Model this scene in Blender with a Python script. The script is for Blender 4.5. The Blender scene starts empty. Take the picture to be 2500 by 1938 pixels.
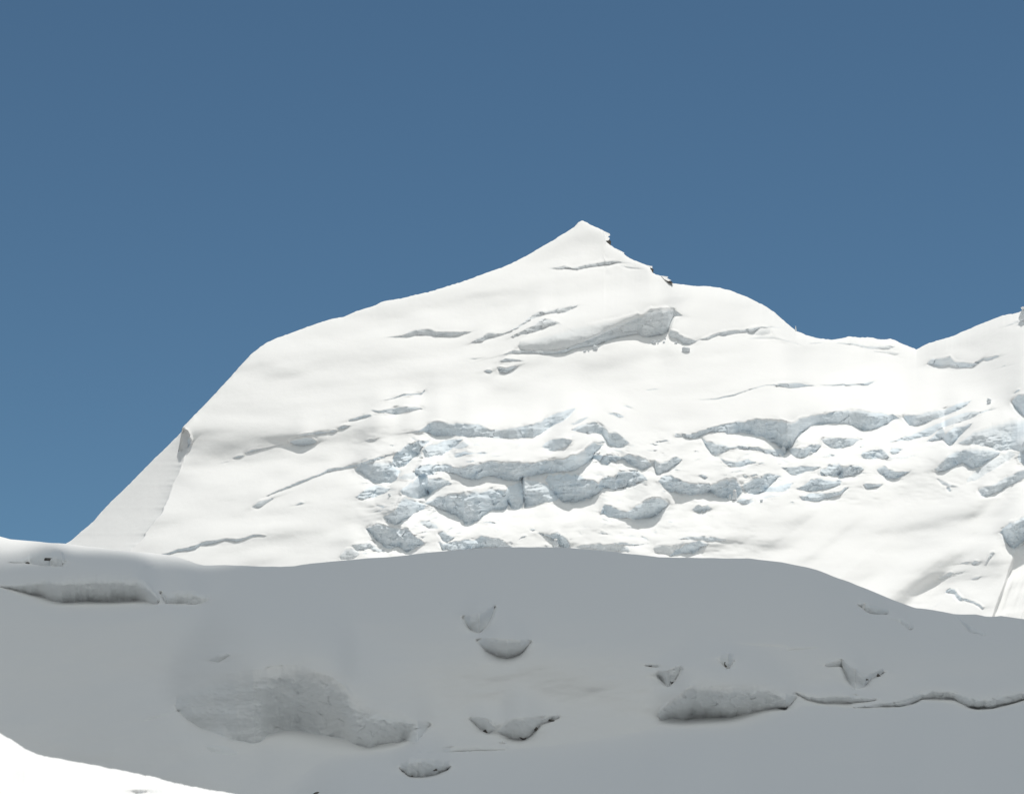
import bpy, math, random
import numpy as np
from mathutils import Vector

# ------------------------------------------------------------------ camera
W, H = 2500.0, 1938.0                      # photograph's frame, used as a ruler for directions
HFOV = math.radians(20.0)
PITCH = math.radians(12.0)
EYE = np.array([0.0, 0.0, 0.0])
TT = 2 * math.tan(HFOV / 2) / W            # tangent per photo pixel
FWD = np.array([0, math.cos(PITCH), math.sin(PITCH)])
UPV = np.array([0, -math.sin(PITCH), math.cos(PITCH)])

scene = bpy.context.scene
cam_data = bpy.data.cameras.new("camera")
cam_data.sensor_width = 36
cam_data.lens = 18 / math.tan(HFOV / 2)
cam_data.clip_start = 0.5
cam_data.clip_end = 30000
cam_data.dof.use_dof = True
cam_data.dof.focus_distance = 2000
cam_data.dof.aperture_fstop = 4.0
cam = bpy.data.objects.new("camera", cam_data)
cam.rotation_euler = (math.pi / 2 + PITCH, 0, 0)
scene.collection.objects.link(cam)
scene.camera = cam

# ------------------------------------------------------------------ light
SUN = Vector((0.11, 0.27, 0.93)).normalized()
SUN_EL = math.asin(SUN.z)
SUN_AZ = math.atan2(SUN.x, SUN.y)
sun_data = bpy.data.lights.new("sun", 'SUN')
sun_data.energy = 2.88
sun_data.angle = math.radians(0.53)
sun_data.color = (1.0, 0.963, 0.90)
sun = bpy.data.objects.new("sun", sun_data)
sun.rotation_euler = SUN.to_track_quat('Z', 'Y').to_euler()
scene.collection.objects.link(sun)

world = bpy.data.worlds.new("World")
scene.world = world
world.use_nodes = True
wn, wl = world.node_tree.nodes, world.node_tree.links
wn.clear()
w_out = wn.new('ShaderNodeOutputWorld')
w_bg = wn.new('ShaderNodeBackground')
w_sky = wn.new('ShaderNodeTexSky')
w_sky.sky_type = 'NISHITA'
w_sky.sun_disc = False
w_sky.sun_elevation = SUN_EL
w_sky.sun_rotation = SUN_AZ
w_sky.altitude = 5200
w_sky.air_density = 1.0
w_sky.dust_density = 0.3
w_sky.ozone_density = 1.6
SKY_STRENGTH = 0.10
w_bg.inputs['Strength'].default_value = SKY_STRENGTH
# bright broken cloud added in the unseen half of the sky, as neutral fill light
w_tc = wn.new('ShaderNodeTexCoord')
w_sep = wn.new('ShaderNodeSeparateXYZ')
wl.new(w_tc.outputs['Generated'], w_sep.inputs[0])
w_noise = wn.new('ShaderNodeTexNoise')
w_noise.inputs['Scale'].default_value = 2.6
w_noise.inputs['Detail'].default_value = 6
wl.new(w_tc.outputs['Generated'], w_noise.inputs['Vector'])
w_ma = wn.new('ShaderNodeMath'); w_ma.operation = 'MULTIPLY_ADD'
w_ma.inputs[1].default_value = -1.0
w_ma.inputs[2].default_value = 0.0
wl.new(w_sep.outputs['Y'], w_ma.inputs[0])
w_ad = wn.new('ShaderNodeMath'); w_ad.operation = 'ADD'
wl.new(w_ma.outputs[0], w_ad.inputs[0])
w_ns = wn.new('ShaderNodeMath'); w_ns.operation = 'MULTIPLY_ADD'
w_ns.inputs[1].default_value = 0.7
w_ns.inputs[2].default_value = -0.35
wl.new(w_noise.outputs['Fac'], w_ns.inputs[0])
wl.new(w_ns.outputs[0], w_ad.inputs[1])
w_mr = wn.new('ShaderNodeMapRange')
w_mr.interpolation_type = 'SMOOTHSTEP'
w_mr.inputs['From Min'].default_value = -0.35
w_mr.inputs['From Max'].default_value = 0.05
wl.new(w_ad.outputs[0], w_mr.inputs['Value'])
w_tint = wn.new('ShaderNodeMix'); w_tint.data_type = 'RGBA'; w_tint.blend_type = 'MULTIPLY'
w_tint.inputs['Factor'].default_value = 1.0
wl.new(w_sky.outputs['Color'], w_tint.inputs['A'])
w_tint.inputs['B'].default_value = (0.60, 0.755, 0.70, 1)
w_mix = wn.new('ShaderNodeMix'); w_mix.data_type = 'RGBA'
wl.new(w_mr.outputs['Result'], w_mix.inputs['Factor'])
wl.new(w_tint.outputs['Result'], w_mix.inputs['A'])
w_mix.inputs['B'].default_value = (3.3, 3.32, 3.35, 1)
w_h = wn.new('ShaderNodeMath'); w_h.operation = 'MULTIPLY_ADD'
w_h.inputs[1].default_value = 7.7; w_h.inputs[2].default_value = 0.6
wl.new(w_sep.outputs['Z'], w_h.inputs[0])
w_cc = wn.new('ShaderNodeCombineColor')
for ch, gain in (('Red', .93), ('Green', .985), ('Blue', .985)):
    w_g = wn.new('ShaderNodeMath'); w_g.operation = 'MULTIPLY'; w_g.inputs[1].default_value = gain
    wl.new(w_h.outputs[0], w_g.inputs[0])
    wl.new(w_g.outputs[0], w_cc.inputs[ch])
wl.new(w_cc.outputs[0], w_mix.inputs['B'])
wl.new(w_mix.outputs['Result'], w_bg.inputs['Color'])
wl.new(w_bg.outputs[0], w_out.inputs['Surface'])

scene.view_settings.view_transform = 'Standard'
scene.view_settings.look = 'None'
scene.view_settings.exposure = 0.0
scene.view_settings.gamma = 1.0
scene.render.engine = 'CYCLES'
scene.cycles.max_bounces = 10
scene.cycles.diffuse_bounces = 6
scene.cycles.use_denoising = True

# ------------------------------------------------------------------ helpers
def smooth(t):
    t = np.clip(t, 0, 1)
    return t * t * (3 - 2 * t)

_TAB = {}
def vnoise(x, y, seed):
    """smooth 2D value noise in -1..1"""
    if seed not in _TAB:
        _TAB[seed] = np.random.RandomState(seed).uniform(-1, 1, (256, 256))
    tab = _TAB[seed]
    xi = np.floor(x).astype(int); yi = np.floor(y).astype(int)
    fx = x - xi; fy = y - yi
    fx = fx * fx * fx * (fx * (fx * 6 - 15) + 10); fy = fy * fy * fy * (fy * (fy * 6 - 15) + 10)
    a = tab[yi & 255, xi & 255]; b = tab[yi & 255, (xi + 1) & 255]
    c = tab[(yi + 1) & 255, xi & 255]; d = tab[(yi + 1) & 255, (xi + 1) & 255]
    return (a * (1 - fx) + b * fx) * (1 - fy) + (c * (1 - fx) + d * fx) * fy

def fbm(x, y, seed, octv=4, gain=0.5):
    s, a, t = 0, 1.0, 0
    for i in range(octv):
        s = s + a * vnoise(x * 2 ** i + 13.7 * i, y * 2 ** i + 7.3 * i, seed + i)
        t += a
        a *= gain
    return s / t

def box(v, n_, ax):
    c = np.cumsum(np.concatenate([np.zeros_like(np.take(v, [0], ax)), v], ax), ax)
    idx = np.arange(v.shape[ax])
    hi = np.minimum(idx + n_ + 1, v.shape[ax]); lo = np.maximum(idx - n_, 0)
    return (np.take(c, hi, ax) - np.take(c, lo, ax)) / (2 * n_ + 1)

def evened(xs, v, w):
    g = np.arange(xs[0] - 400, xs[-1] + 400, 3.0)
    gv = np.interp(g, xs, v)
    k = np.hanning(int(2 * w / 3) * 2 + 1); k /= k.sum()
    return np.interp(xs, g, np.convolve(np.pad(gv, len(k) // 2, mode='edge'), k, 'valid'))

def calm(P, M, n_):
    """drift snow sideways: evens the shelves between the ice faces, leaves the faces alone"""
    k = np.clip(box(box((M > .04).astype(float), 3, 1), 3, 0) * 3, 0, 1)
    Pb = box(box(P, n_, 1), n_, 1)
    return P * k + Pb * (1 - k)

def facets(x, y, seed, n=256):
    """piecewise planar field: broken faces of ice, each cell with its own tilt"""
    rng = np.random.RandomState(seed)
    jx = rng.uniform(0, 1, (n, n)); jy = rng.uniform(0, 1, (n, n))
    gx = rng.uniform(-1, 1, (n, n)); gy = rng.uniform(-1, 1, (n, n)); off = rng.uniform(-.5, .5, (n, n))
    xi = np.floor(x).astype(int); yi = np.floor(y).astype(int)
    best = np.full(x.shape, 1e9); val = np.zeros(x.shape)
    for dx in (-1, 0, 1):
        for dy in (-1, 0, 1):
            cx = (xi + dx) % n; cy = (yi + dy) % n
            px = xi + dx + jx[cy, cx]; py = yi + dy + jy[cy, cx]
            d = (x - px) ** 2 + (y - py) ** 2
            v = gx[cy, cx] * (x - px) + gy[cy, cx] * (y - py) + off[cy, cx] * .5
            m = d < best
            best = np.where(m, d, best); val = np.where(m, v, val)
    return val

def pt(x, y, D):
    """point at forward distance D seen in direction of photo pixel (x, y)"""
    tx = (np.asarray(x, float) - W / 2) * TT
    ty = -(np.asarray(y, float) - H / 2) * TT
    D = np.asarray(D, float)
    X = D * tx
    Y = D * (FWD[1] + ty * UPV[1])
    Z = D * (FWD[2] + ty * UPV[2])
    return np.stack(np.broadcast_arrays(X, Y, Z), -1)

def grid_mesh(name, pts, ice, mat):
    ny, nx = pts.shape[:2]
    me = bpy.data.meshes.new(name)
    nv = nx * ny
    me.vertices.add(nv)
    me.vertices.foreach_set("co", pts.reshape(-1).astype(np.float32))
    i = np.arange(nv).reshape(ny, nx)
    q = np.stack([i[:-1, :-1], i[:-1, 1:], i[1:, 1:], i[1:, :-1]], -1).reshape(-1, 4)
    nf = len(q)
    me.loops.add(nf * 4)
    me.loops.foreach_set("vertex_index", q.reshape(-1).astype(np.int32))
    me.polygons.add(nf)
    me.polygons.foreach_set("loop_start", (np.arange(nf) * 4).astype(np.int32))
    me.polygons.foreach_set("loop_total", np.full(nf, 4, np.int32))
    me.polygons.foreach_set("use_smooth", np.ones(nf, bool))
    me.update(calc_edges=True)
    at = me.attributes.new("ice", 'FLOAT', 'POINT')
    at.data.foreach_set("value", ice.reshape(-1).astype(np.float32))
    me.materials.append(mat)
    ob = bpy.data.objects.new(name, me)
    scene.collection.objects.link(ob)
    return ob

# ------------------------------------------------------------------ materials
def snow_material(name, bump_scale, bump_dist, base=(0.93, 0.93, 0.925), ice=(0.79, 0.885, 0.96)):
    m = bpy.data.materials.new(name)
    m.use_nodes = True
    n, l = m.node_tree.nodes, m.node_tree.links
    b = n['Principled BSDF']
    b.inputs['Roughness'].default_value = 0.75
    b.inputs['Specular IOR Level'].default_value = 0.12
    tc = n.new('ShaderNodeTexCoord')
    at = n.new('ShaderNodeAttribute'); at.attribute_name = 'ice'
    nz = n.new('ShaderNodeTexNoise'); nz.inputs['Scale'].default_value = bump_scale * 0.25
    nz.inputs['Detail'].default_value = 5
    l.new(tc.outputs['Object'], nz.inputs['Vector'])
    mm = n.new('ShaderNodeMath'); mm.operation = 'MULTIPLY_ADD'
    l.new(nz.outputs['Fac'], mm.inputs[0]); mm.inputs[1].default_value = 1.3; mm.inputs[2].default_value = 0.25
    mu = n.new('ShaderNodeMath'); mu.operation = 'MULTIPLY'; mu.use_clamp = True
    l.new(at.outputs['Fac'], mu.inputs[0]); l.new(mm.outputs[0], mu.inputs[1])
    mx = n.new('ShaderNodeMix'); mx.data_type = 'RGBA'
    mx.inputs['A'].default_value = (*base, 1); mx.inputs['B'].default_value = (*ice, 1)
    l.new(mu.outputs[0], mx.inputs['Factor'])
    l.new(mx.outputs['Result'], b.inputs['Base Color'])
    n2 = n.new('ShaderNodeTexNoise'); n2.inputs['Scale'].default_value = bump_scale
    n2.inputs['Detail'].default_value = 8; n2.inputs['Roughness'].default_value = 0.6
    l.new(tc.outputs['Object'], n2.inputs['Vector'])
    bp = n.new('ShaderNodeBump'); bp.inputs['Strength'].default_value = 0.22
    bp.inputs['Distance'].default_value = bump_dist
    l.new(n2.outputs['Fac'], bp.inputs['Height'])
    l.new(bp.outputs['Normal'], b.inputs['Normal'])
    return m

MAT_MOUNTAIN = snow_material("wind packed snow", 0.09, 1.4)
MAT_HILL = snow_material("shade-darkened snow", 0.35, 0.35, base=(0.86, 0.86, 0.855), ice=(0.80, 0.83, 0.85))  # same snow with a darker base, part of the shade put into the colour
MAT_BANK = snow_material("near snow", 5.0, 0.03)
MAT_ICE = snow_material("glacier ice", 0.3, 0.6, base=(0.80, 0.84, 0.87))

def rock_material():
    m = bpy.data.materials.new("dark rock")
    m.use_nodes = True
    n, l = m.node_tree.nodes, m.node_tree.links
    b = n['Principled BSDF']; b.inputs['Roughness'].default_value = 0.9
    tc = n.new('ShaderNodeTexCoord')
    nz = n.new('ShaderNodeTexNoise'); nz.inputs['Scale'].default_value = 1.5; nz.inputs['Detail'].default_value = 6
    l.new(tc.outputs['Object'], nz.inputs['Vector'])
    cr = n.new('ShaderNodeValToRGB')
    cr.color_ramp.elements[0].position = 0.35; cr.color_ramp.elements[0].color = (0.05, 0.048, 0.045, 1)
    cr.color_ramp.elements[1].position = 0.75; cr.color_ramp.elements[1].color = (0.24, 0.225, 0.21, 1)
    l.new(nz.outputs['Fac'], cr.inputs['Fac']); l.new(cr.outputs['Color'], b.inputs['Base Color'])
    return m
MAT_ROCK = rock_material()

def scree_material():
    m = bpy.data.materials.new("moraine scree with old snow")  # dark scree put on the unseen floor to cut bounce onto the hill
    m.use_nodes = True
    n, l = m.node_tree.nodes, m.node_tree.links
    b = n['Principled BSDF']; b.inputs['Roughness'].default_value = 0.95
    tc = n.new('ShaderNodeTexCoord')
    nz = n.new('ShaderNodeTexNoise'); nz.inputs['Scale'].default_value = .012; nz.inputs['Detail'].default_value = 9
    l.new(tc.outputs['Object'], nz.inputs['Vector'])
    cr = n.new('ShaderNodeValToRGB')
    cr.color_ramp.elements[0].position = 0.5; cr.color_ramp.elements[0].color = (0.13, 0.12, 0.115, 1)
    cr.color_ramp.elements[1].position = 0.62; cr.color_ramp.elements[1].color = (0.8, 0.8, 0.8, 1)
    l.new(nz.outputs['Fac'], cr.inputs['Fac']); l.new(cr.outputs['Color'], b.inputs['Base Color'])
    return m
MAT_SCREE = scree_material()

# ------------------------------------------------------------------ traced ice cliffs
# each region: origin in the photo and scale of the ruler the points were read with
REG = {'Z': (0, 0, 1.0), 'A': (850, 980, 5.46), 'B': (1250, 980, 5.46), 'C': (1650, 980, 5.46), 'D': (2050, 920, 4.853),
       'E': (800, 1160, 5.46), 'F': (1200, 1160, 5.46), 'G': (1600, 1160, 5.46), 'H': (2100, 1160, 4.7025),
       'S': (1300, 520, 5.46), 'U': (900, 700, 4.853), 'V': (1250, 700, 4.853), 'W': (1700, 720, 4.368),
       'X': (2100, 720, 5.46), 'L': (500, 920, 3.64), 'M': (150, 1000, 4.232),
       'P': (0, 1238, 2.419), 'Q': (800, 1238, 2.419), 'R': (1600, 1238, 2.419)}

def T(spec):
    """'A x,t,b x,t,b B ...' -> array of photo (x, lip y, foot y)"""
    out, reg = [], None
    for tok in spec.split():
        if tok in REG:
            reg = REG[tok]; continue
        v = [float(s) for s in tok.split(',')]
        out.append([reg[0] + v[0] / reg[2]] + [reg[1] + q / reg[2] for q in v[1:]])
    return np.array(out)

# (trace, strength, softness of lip, roughness)
CLIFFS = [
 ("A 20,240,265 100,215,250 220,175,220 270,170,210 330,185,190", 1, .3, .6),
 ("A 310,110,125 400,120,155 500,100,150 600,85,172 700,70,158 850,68,130 960,75,105 1010,98,103", 1, .3, .4),
 ("A 820,410,415 950,385,415 1000,350,405 1080,275,425 1140,262,455 1250,262,460 1350,285,460 1450,280,462 1600,285,468 1720,295,468 1850,350,472 1920,370,480 2000,365,488 B 0,345,490 200,300,488 290,285,480 400,255,420 430,225,395 560,160,310 680,125,265 780,95,185 850,85,95", 1.05, .3, .6),
 ("A 620,700,870 660,680,885 740,600,850 800,540,800 870,540,750 910,505,730 950,508,690 990,510,600 1040,515,560 1095,520,525", 1, .2, 1.3),
 ("A 1000,640,690 1030,580,740 1080,560,745 1150,555,710 1250,530,725 1300,520,690 1400,510,620 1470,490,560 1530,498,505", 1, .3, .8),
 ("A 120,860,930 230,800,1000 300,790,1050 350,780,1080 440,775,1092 560,775,1088 640,860,1060 675,900,960", .9, .6, .6),
 ("L 550,1050,1060 640,1010,1025 760,960,980 840,925,950 960,880,900 1040,850,870 1090,815,845 1250,795,815 A 0,850,885 150,830,862 230,785,825 330,755,795 420,730,760 590,700,712", 1, .2, .6),
 ("A 690,1000,1040 760,960,1050 860,930,1050 920,900,990", .6, .8, .8),
 ("A 910,860,970 960,830,1000 1050,810,990 1130,810,970 1190,820,925 1300,830,935 1380,860,945 1400,880,930", 1, .5, 1.2),
 ("A 1400,870,960 1480,860,1000 1560,860,1025 1650,815,1040 1740,810,1040 1860,790,1000 1900,780,995 1980,790,1020 2100,805,1040 B 0,820,1045 100,818,1050 150,818,1015 350,800,965 450,780,950 680,775,930 800,712,920 840,700,915 940,660,850 1000,600,810 1070,552,765 1090,550,690 1215,560,572", 1.05, .35, .7),
 ("A 1435,685,755 1500,675,755 1560,670,720 1680,668,685", .9, .3, .5),
 ("A 1300,745,750 1360,728,745", .8, .3, .5),
 ("A 1400,610,625 1430,570,635 1530,540,630 1600,580,600", .7, .5, 1.2),
 ("A 1550,800,805 1600,780,800 1670,760,785", .8, .3, .6),
 ("B 780,290,300 830,280,318 900,230,290 980,205,240 1030,205,210", .8, .3, .5),
 ("B 1280,155,165 1350,145,180 1420,160,215 1480,190,215 1500,195,200", .8, .3, .7),
 ("B 1470,50,55 1540,50,85 1610,75,90", .6, .6, .5),
 ("B 790,370,380 870,330,400 1000,285,425 1100,280,420 1200,315,420 1270,370,540 1290,395,585 1360,400,600 1450,450,612 1500,480,590 1560,540,555", 1, .4, .9),
 ("B 395,590,595 450,540,620 510,505,655 570,490,662 640,487,645 720,490,610 780,500,560 810,515,520", .95, .2, .25),
 ("B 1070,700,760 1140,710,785 1200,705,830 1280,715,840 1330,710,790 1370,710,820 1500,730,760", .8, .3, 1.5),
 ("B 1490,720,765 1540,680,810 1600,700,850 1700,720,905 1750,740,918 1800,760,895 1860,820,840", 1, .4, .7),
 ("B 1900,780,850 1925,795,975 1980,800,965 2060,790,935 2130,760,900 C 0,715,862 80,770,780", 1, .5, .7),
 ("F 740,20,100 800,-10,190 880,-30,300 960,-35,352 1100,-40,362 1200,-20,340 1260,30,305 1350,60,280 1400,90,260 1470,150,195", 1, .3, .9),
 ("B 1180,1040,1130 1250,1000,1150 1380,1000,1160 1410,940,1150 1500,930,1140 1600,925,1110 1690,930,1080 1800,1030,1045", .95, .4, 1.4),
 ("F 410,40,80 440,30,430 560,60,410 700,110,370 780,160,360 885,290,320", .75, .3, .8),
 ("F 220,130,360 260,110,430 330,90,440 400,80,440", .75, .3, .6),
 ("E 1300,370,385 1400,325,415 1500,275,440 1620,235,490 1720,225,545 1800,215,600 1820,212,642 1900,200,648 2000,190,605 2100,180,520 2184,185,450 F 100,185,450 190,195,455", .95, .45, 1.1),
 ("E 970,210,225 1000,180,270 1050,140,285 1150,80,298 1200,0,300 1230,-20,300 1325,-10,270", .95, .3, .4),
 ("E 1347,30,260 1400,25,220 1500,25,180 1600,60,130 1660,95,100", .95, .3, .4),
 ("E 370,290,300 450,230,315 550,150,305 640,130,295 750,150,250 830,180,200", .8, .6, 1.1),
 ("E 740,550,560 820,500,640 900,440,660 980,330,620 1060,300,580 1150,300,510 1200,320,480 1290,390,440", .85, .5, 1.0),
 ("E 510,700,710 560,660,740 620,640,820 660,640,880 720,640,920 780,650,970 850,690,975 950,700,960 1060,690,1040 1120,740,1000 1200,830,950 1290,880,900", 1, .3, 1.3),
 ("E 330,920,950 400,900,1000 480,910,990 560,900,980 640,950,1010 750,990,1020", .7, .4, 1.0),
 ("E 180,1050,1120 250,980,1110 330,960,1110 400,1000,1080", .6, .5, .8),
 ("E 1480,760,780 1530,740,850 1590,770,890 1640,800,860 1700,830,840", .9, .4, .9),
 ("E 1490,870,900 1530,900,1005 1650,880,990 1760,870,990 1860,850,985 1960,860,980 2050,790,970 F 0,830,965 100,850,962 250,930,965", .9, .4, .8),
 ("E 1250,590,640 1350,600,700 1430,650,710 1470,690,705", .7, .5, .9),
 ("F 1450,480,500 1500,385,510 1560,400,560 1700,450,572 1800,470,575 1870,450,595 1920,400,608 2000,350,595 2100,300,570 G 0,280,540 50,272,510 100,280,460 160,330,390", 1, .4, .7),
 ("F 630,755,775 720,765,800 800,750,850 860,755,870 930,780,950 990,830,965 1030,900,960", .9, .3, 1.1),
 ("F 1120,960,970 1250,910,980 1400,905,985 1600,900,1000 1760,930,1020 1820,960,1030", .6, .5, .7),
 ("F 1640,885,920 1750,890,930 1850,900,940 2100,890,900", .7, .3, .6),
 ("F 800,470,475 900,510,540 960,590,610 1000,600,615", .5, .8, .3),
 ("F 1170,420,425 1230,460,475 1280,540,548", .5, .8, .3),
 ("G 60,60,100 100,10,150 180,-10,210 300,20,240 400,60,250 500,100,255 600,100,250 690,100,230 720,90,230", 1, .3, 1.2),
 ("G 740,110,240 800,100,270 900,50,300 1000,30,310 1080,25,300 1110,80,270 1140,140,240", .95, .4, .8),
 ("G 1190,90,200 1250,50,235 1323,-3,250 1400,-8,235 1500,-15,170 1573,-18,85 1640,-5,30 1703,10,20", 1, .4, .8),
 ("G 1060,345,348 1120,310,355 1200,305,385 1250,315,380 1310,330,340", 1, .3, .5),
 ("G 1390,200,220 1480,160,220 1600,140,225 1700,120,215 1800,100,160 1850,90,100", .8, .5, .5),
 ("C 1600,1160,1170 1700,1110,1190 1800,1045,1195 1880,1020,1195 1960,1030,1180 2060,1040,1150 2184,1020,1110", .95, .4, .6),
 ("D 0,1030,1190 40,1060,1190 100,1050,1165 200,1040,1140 260,1050,1110 290,1080,1085", .9, .4, 1.0),
 ("G 1920,270,280 1960,260,325 2060,240,335 2184,235,342 D 0,1360,1400 60,1310,1350 105,1310,1320", .95, .4, .6),
 ("G 490,455,460 530,410,485 580,390,500 602,395,495", 1, .3, .6),
 ("G 638,400,490 700,410,460 760,445,450", 1, .3, .6),
 ("G 300,840,850 420,815,860 560,810,870 700,820,880 800,830,878 930,850,870 955,865,870", .7, .4, .5),
 ("G 200,1040,1080 320,960,1040 400,900,1035 500,870,1030 600,875,970 680,905,930 710,910,915", .85, .4, .6),
 ("G 0,930,1050 100,900,1040 200,920,1050 300,900,1000 360,880,920", .5, .6, .8),
 ("G 1450,270,310 1550,260,295 1620,270,280", .6, .6, .6),
 ("G 1390,320,340 1440,318,338", .7, .5, .6),
 ("C 300,975,985 350,965,1010 390,980,1040 412,1000,1020", .9, .3, .6),
 ("C 0,415,480 80,440,480", .7, .4, .6),
 ("C 80,430,440 110,430,490 200,425,497 260,410,490 300,390,480 360,370,450 470,330,405 640,300,405 690,290,430 770,270,430 850,260,415 970,245,420 1150,230,470 1250,235,525 1400,240,600 1480,260,645 1540,265,600 1600,250,490 1650,220,440 1800,190,325 1900,170,300 2000,150,295 2100,125,290 D 0,390,555 100,380,560 200,380,600 260,380,625 350,395,628 450,405,605 550,425,560 640,440,505 700,480,495", 1.0, .35, .8),
 ("D 750,470,475 780,450,520 830,440,572 930,435,572 1040,410,540 1140,390,495 1230,375,470 1400,310,400 1500,290,340 1560,275,285", 1, .4, .8),
 ("C 350,485,500 400,520,590 480,550,690 520,560,702 580,570,695 650,590,680 720,600,640 820,600,635 900,600,655 1000,610,655 1140,620,670 1180,640,700 1280,640,715 1350,640,735 1390,640,700 1430,600,725 1470,640,690", .9, .5, 1.1),
 ("C 585,750,755 640,760,810 700,780,855 800,775,868 880,770,865 960,775,845 1030,800,825 1110,828,832", .9, .4, .6),
 ("C 1520,650,680 1560,610,720 1600,600,745 1680,595,752 1740,590,725 1800,565,680 1870,560,675 1920,570,610", 1, .4, 1.2),
 ("C 1940,495,505 2000,480,570 2060,470,610 2130,470,625 D 0,715,850 100,715,835 150,725,820 200,730,775 245,735,740", .95, .4, .6),
 ("C 1410,865,875 1470,870,920 1540,880,980 1600,870,983 1650,870,970 1740,865,945 1840,860,930 1920,860,880", .95, .4, .5),
 ("C 1940,890,990 2000,870,990 2080,840,1000 2150,820,980 2184,810,960", .8, .4, 1.0),
 ("C 330,710,720 430,710,716", .6, .3, .4), ("C 890,985,990 930,980,1010 970,990,995", .8, .3, .4),
 ("D 275,880,960 300,880,970 400,850,960 500,855,970 560,880,970", .85, .4, 1.2),
 ("D 605,860,880 620,835,910 680,828,900 740,850,860", .85, .4, .8),
 ("D 560,950,975 640,930,975 700,940,970 930,915,925", .5, .6, .8),
 ("D 440,1090,1100 480,1065,1150 540,1055,1180 600,1100,1210 640,1110,1215 700,1120,1190 800,1110,1140 840,1105,1110", 1, .3, .5),
 ("D 280,1270,1275 310,1255,1315 350,1250,1325 400,1250,1322 460,1255,1305 510,1265,1272", .9, .3, .3),
 ("D 595,755,768 700,728,760 850,685,745 950,645,725 1050,595,705 1150,555,640 1250,510,590 1350,460,560 1450,420,530 1600,400,470 1650,410,440 1850,366,376", .75, .4, .6),
 ("D 1030,765,775 1100,700,765 1150,640,755 1200,605,740 1225,600,730", 1, .3, .3),
 ("D 1235,680,740 1300,620,808 1350,590,780 1400,580,730 1480,570,640 1540,550,590 1570,545,550", 1, .4, .4),
 ("D 2040,290,300 2080,230,370 2110,200,400 2130,200,430 2184,200,460 2300,190,500", 1, .3, .8),
 ("D 1130,1080,1095 1180,1020,1125 1240,965,1115 1320,905,1075 1400,865,1030 1460,845,1010 1500,835,1040 1560,830,1085 1650,830,1070 1740,835,1020 1850,850,945 1900,890,905", .9, .7, .4),
 ("D 1400,790,800 1600,640,800 1800,560,830 1900,530,860 1960,500,855 2020,480,850 2100,470,875 2184,465,880 2400,420,880", .7, .7, .4),
 ("D 1520,1200,1240 1600,1120,1230 1680,1080,1190 1750,1020,1150 1850,950,1100 1930,900,1040 2000,860,1000 2060,900,950", .55, .5, 1.1),
 ("D 1640,1320,1330 1680,1290,1400 1740,1280,1412 1850,1240,1370 1950,1190,1320 2050,1150,1260 2184,1090,1200 2350,1030,1130", .85, .6, .4),
 ("D 1140,1190,1195 1200,1210,1250 1280,1250,1290 1340,1280,1310 1440,1310,1315", .6, .2, .6),
 ("D 1280,1290,1330 1305,1300,1360", .8, .3, .6),
 ("D 2060,190,200 2120,140,170", .8, .3, .6),
 ("D 2130,900,1010 2184,780,1030 2300,760,1050", .9, .3, .8),
 ("H 1605,650,660 1640,600,680 1680,560,760 1720,530,810 1770,510,835 1830,480,780 1881,450,760 2000,430,800", .9, .4, 1.1),
 ("H 1150,1010,1020 1240,985,1015", .6, .6, .6), ("H 1270,1000,1005 1320,970,1020 1390,990,1000", .7, .6, .6),
 ("H 1440,1020,1035 1490,900,960 1530,880,920", .6, .6, .6),
 ("H 870,1190,1195 950,1150,1180 1040,1100,1150 1060,1110,1130", .6, .6, .8),
 ("H 1070,1130,1140 1130,1105,1120 1200,1090,1100", .6, .6, .8), ("H 1280,1190,1200 1340,1165,1195 1400,1160,1170", .6, .6, .8),
 ("H 970,1340,1350 1030,1290,1350 1080,1300,1370 1110,1350,1410 1150,1390,1450 1180,1400,1430 1300,1440,1470 1400,1500,1535 1420,1510,1520", .8, .5, 1.0),
 ("H 600,1480,1500 700,1440,1470 800,1380,1420 900,1350,1370", .35, .8, .8), ("H 790,1540,1550 840,1490,1520 940,1450,1460", .4, .8, .8),
 # summit band and upper slopes
 ("S 200,740,745 370,715,755 430,705,745 530,730,755 600,720,765 700,690,740 800,670,720 920,650,705 1030,635,690 1100,635,670 1180,650,665 1390,665,675", .9, .4, .8),
 ("S 1190,700,715 1300,705,740 1500,740,748", .6, .6, .6), ("S 700,1188,1194 850,1170,1180 1010,1172,1180", .6, .4, .3), ("S 1450,858,862 1580,862,867", .6, .4, .3),
 ("U 180,600,605 400,575,605 480,530,600 560,505,575 740,500,575 800,530,590 950,530,590 1100,530,570 1220,530,540", .85, .4, .5),
 ("U 960,590,595 1030,572,598 1110,578,586", .7, .4, .4),
 ("U 1200,670,675 1290,610,660 1350,590,645 1400,550,620 1440,535,610 1520,550,590 1600,545,570 1740,480,510 1830,420,455 1880,370,420 1960,320,380 2050,280,345 V 400,290,325 550,250,315 640,240,305 760,215,240 800,208,212", .8, .5, .8),
 ("V 0,585,610 100,530,570 180,490,560 280,440,530 350,370,500 450,375,470 550,420,440 600,455,460", .85, .4, .9),
 ("U 1510,825,830 1590,803,812 1680,762,795 V 0,750,795 200,750,788 400,760,800 530,760,800 640,730,785 730,690,740 800,670,725 900,620,710 1030,560,682 1150,500,640 1260,430,605 1370,380,577 1490,340,560 1550,330,588 1600,290,592 1650,252,590 1760,248,568 1850,245,530 1880,250,420 1920,260,350 2020,335,345", 1, .5, .8),
 ("V 100,640,750 400,570,760 640,490,730 900,440,640 1220,390,500 1500,310,380", .55, .8, .3),
 ("V 1880,510,605 1950,520,620 2000,570,650 2030,590,680 2100,610,685 W 0,485,500 30,470,480 130,440,475 240,400,430 290,385,435 400,375,415 500,365,400 600,350,400 690,335,350 980,345,352", .9, .4, .5),
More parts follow.
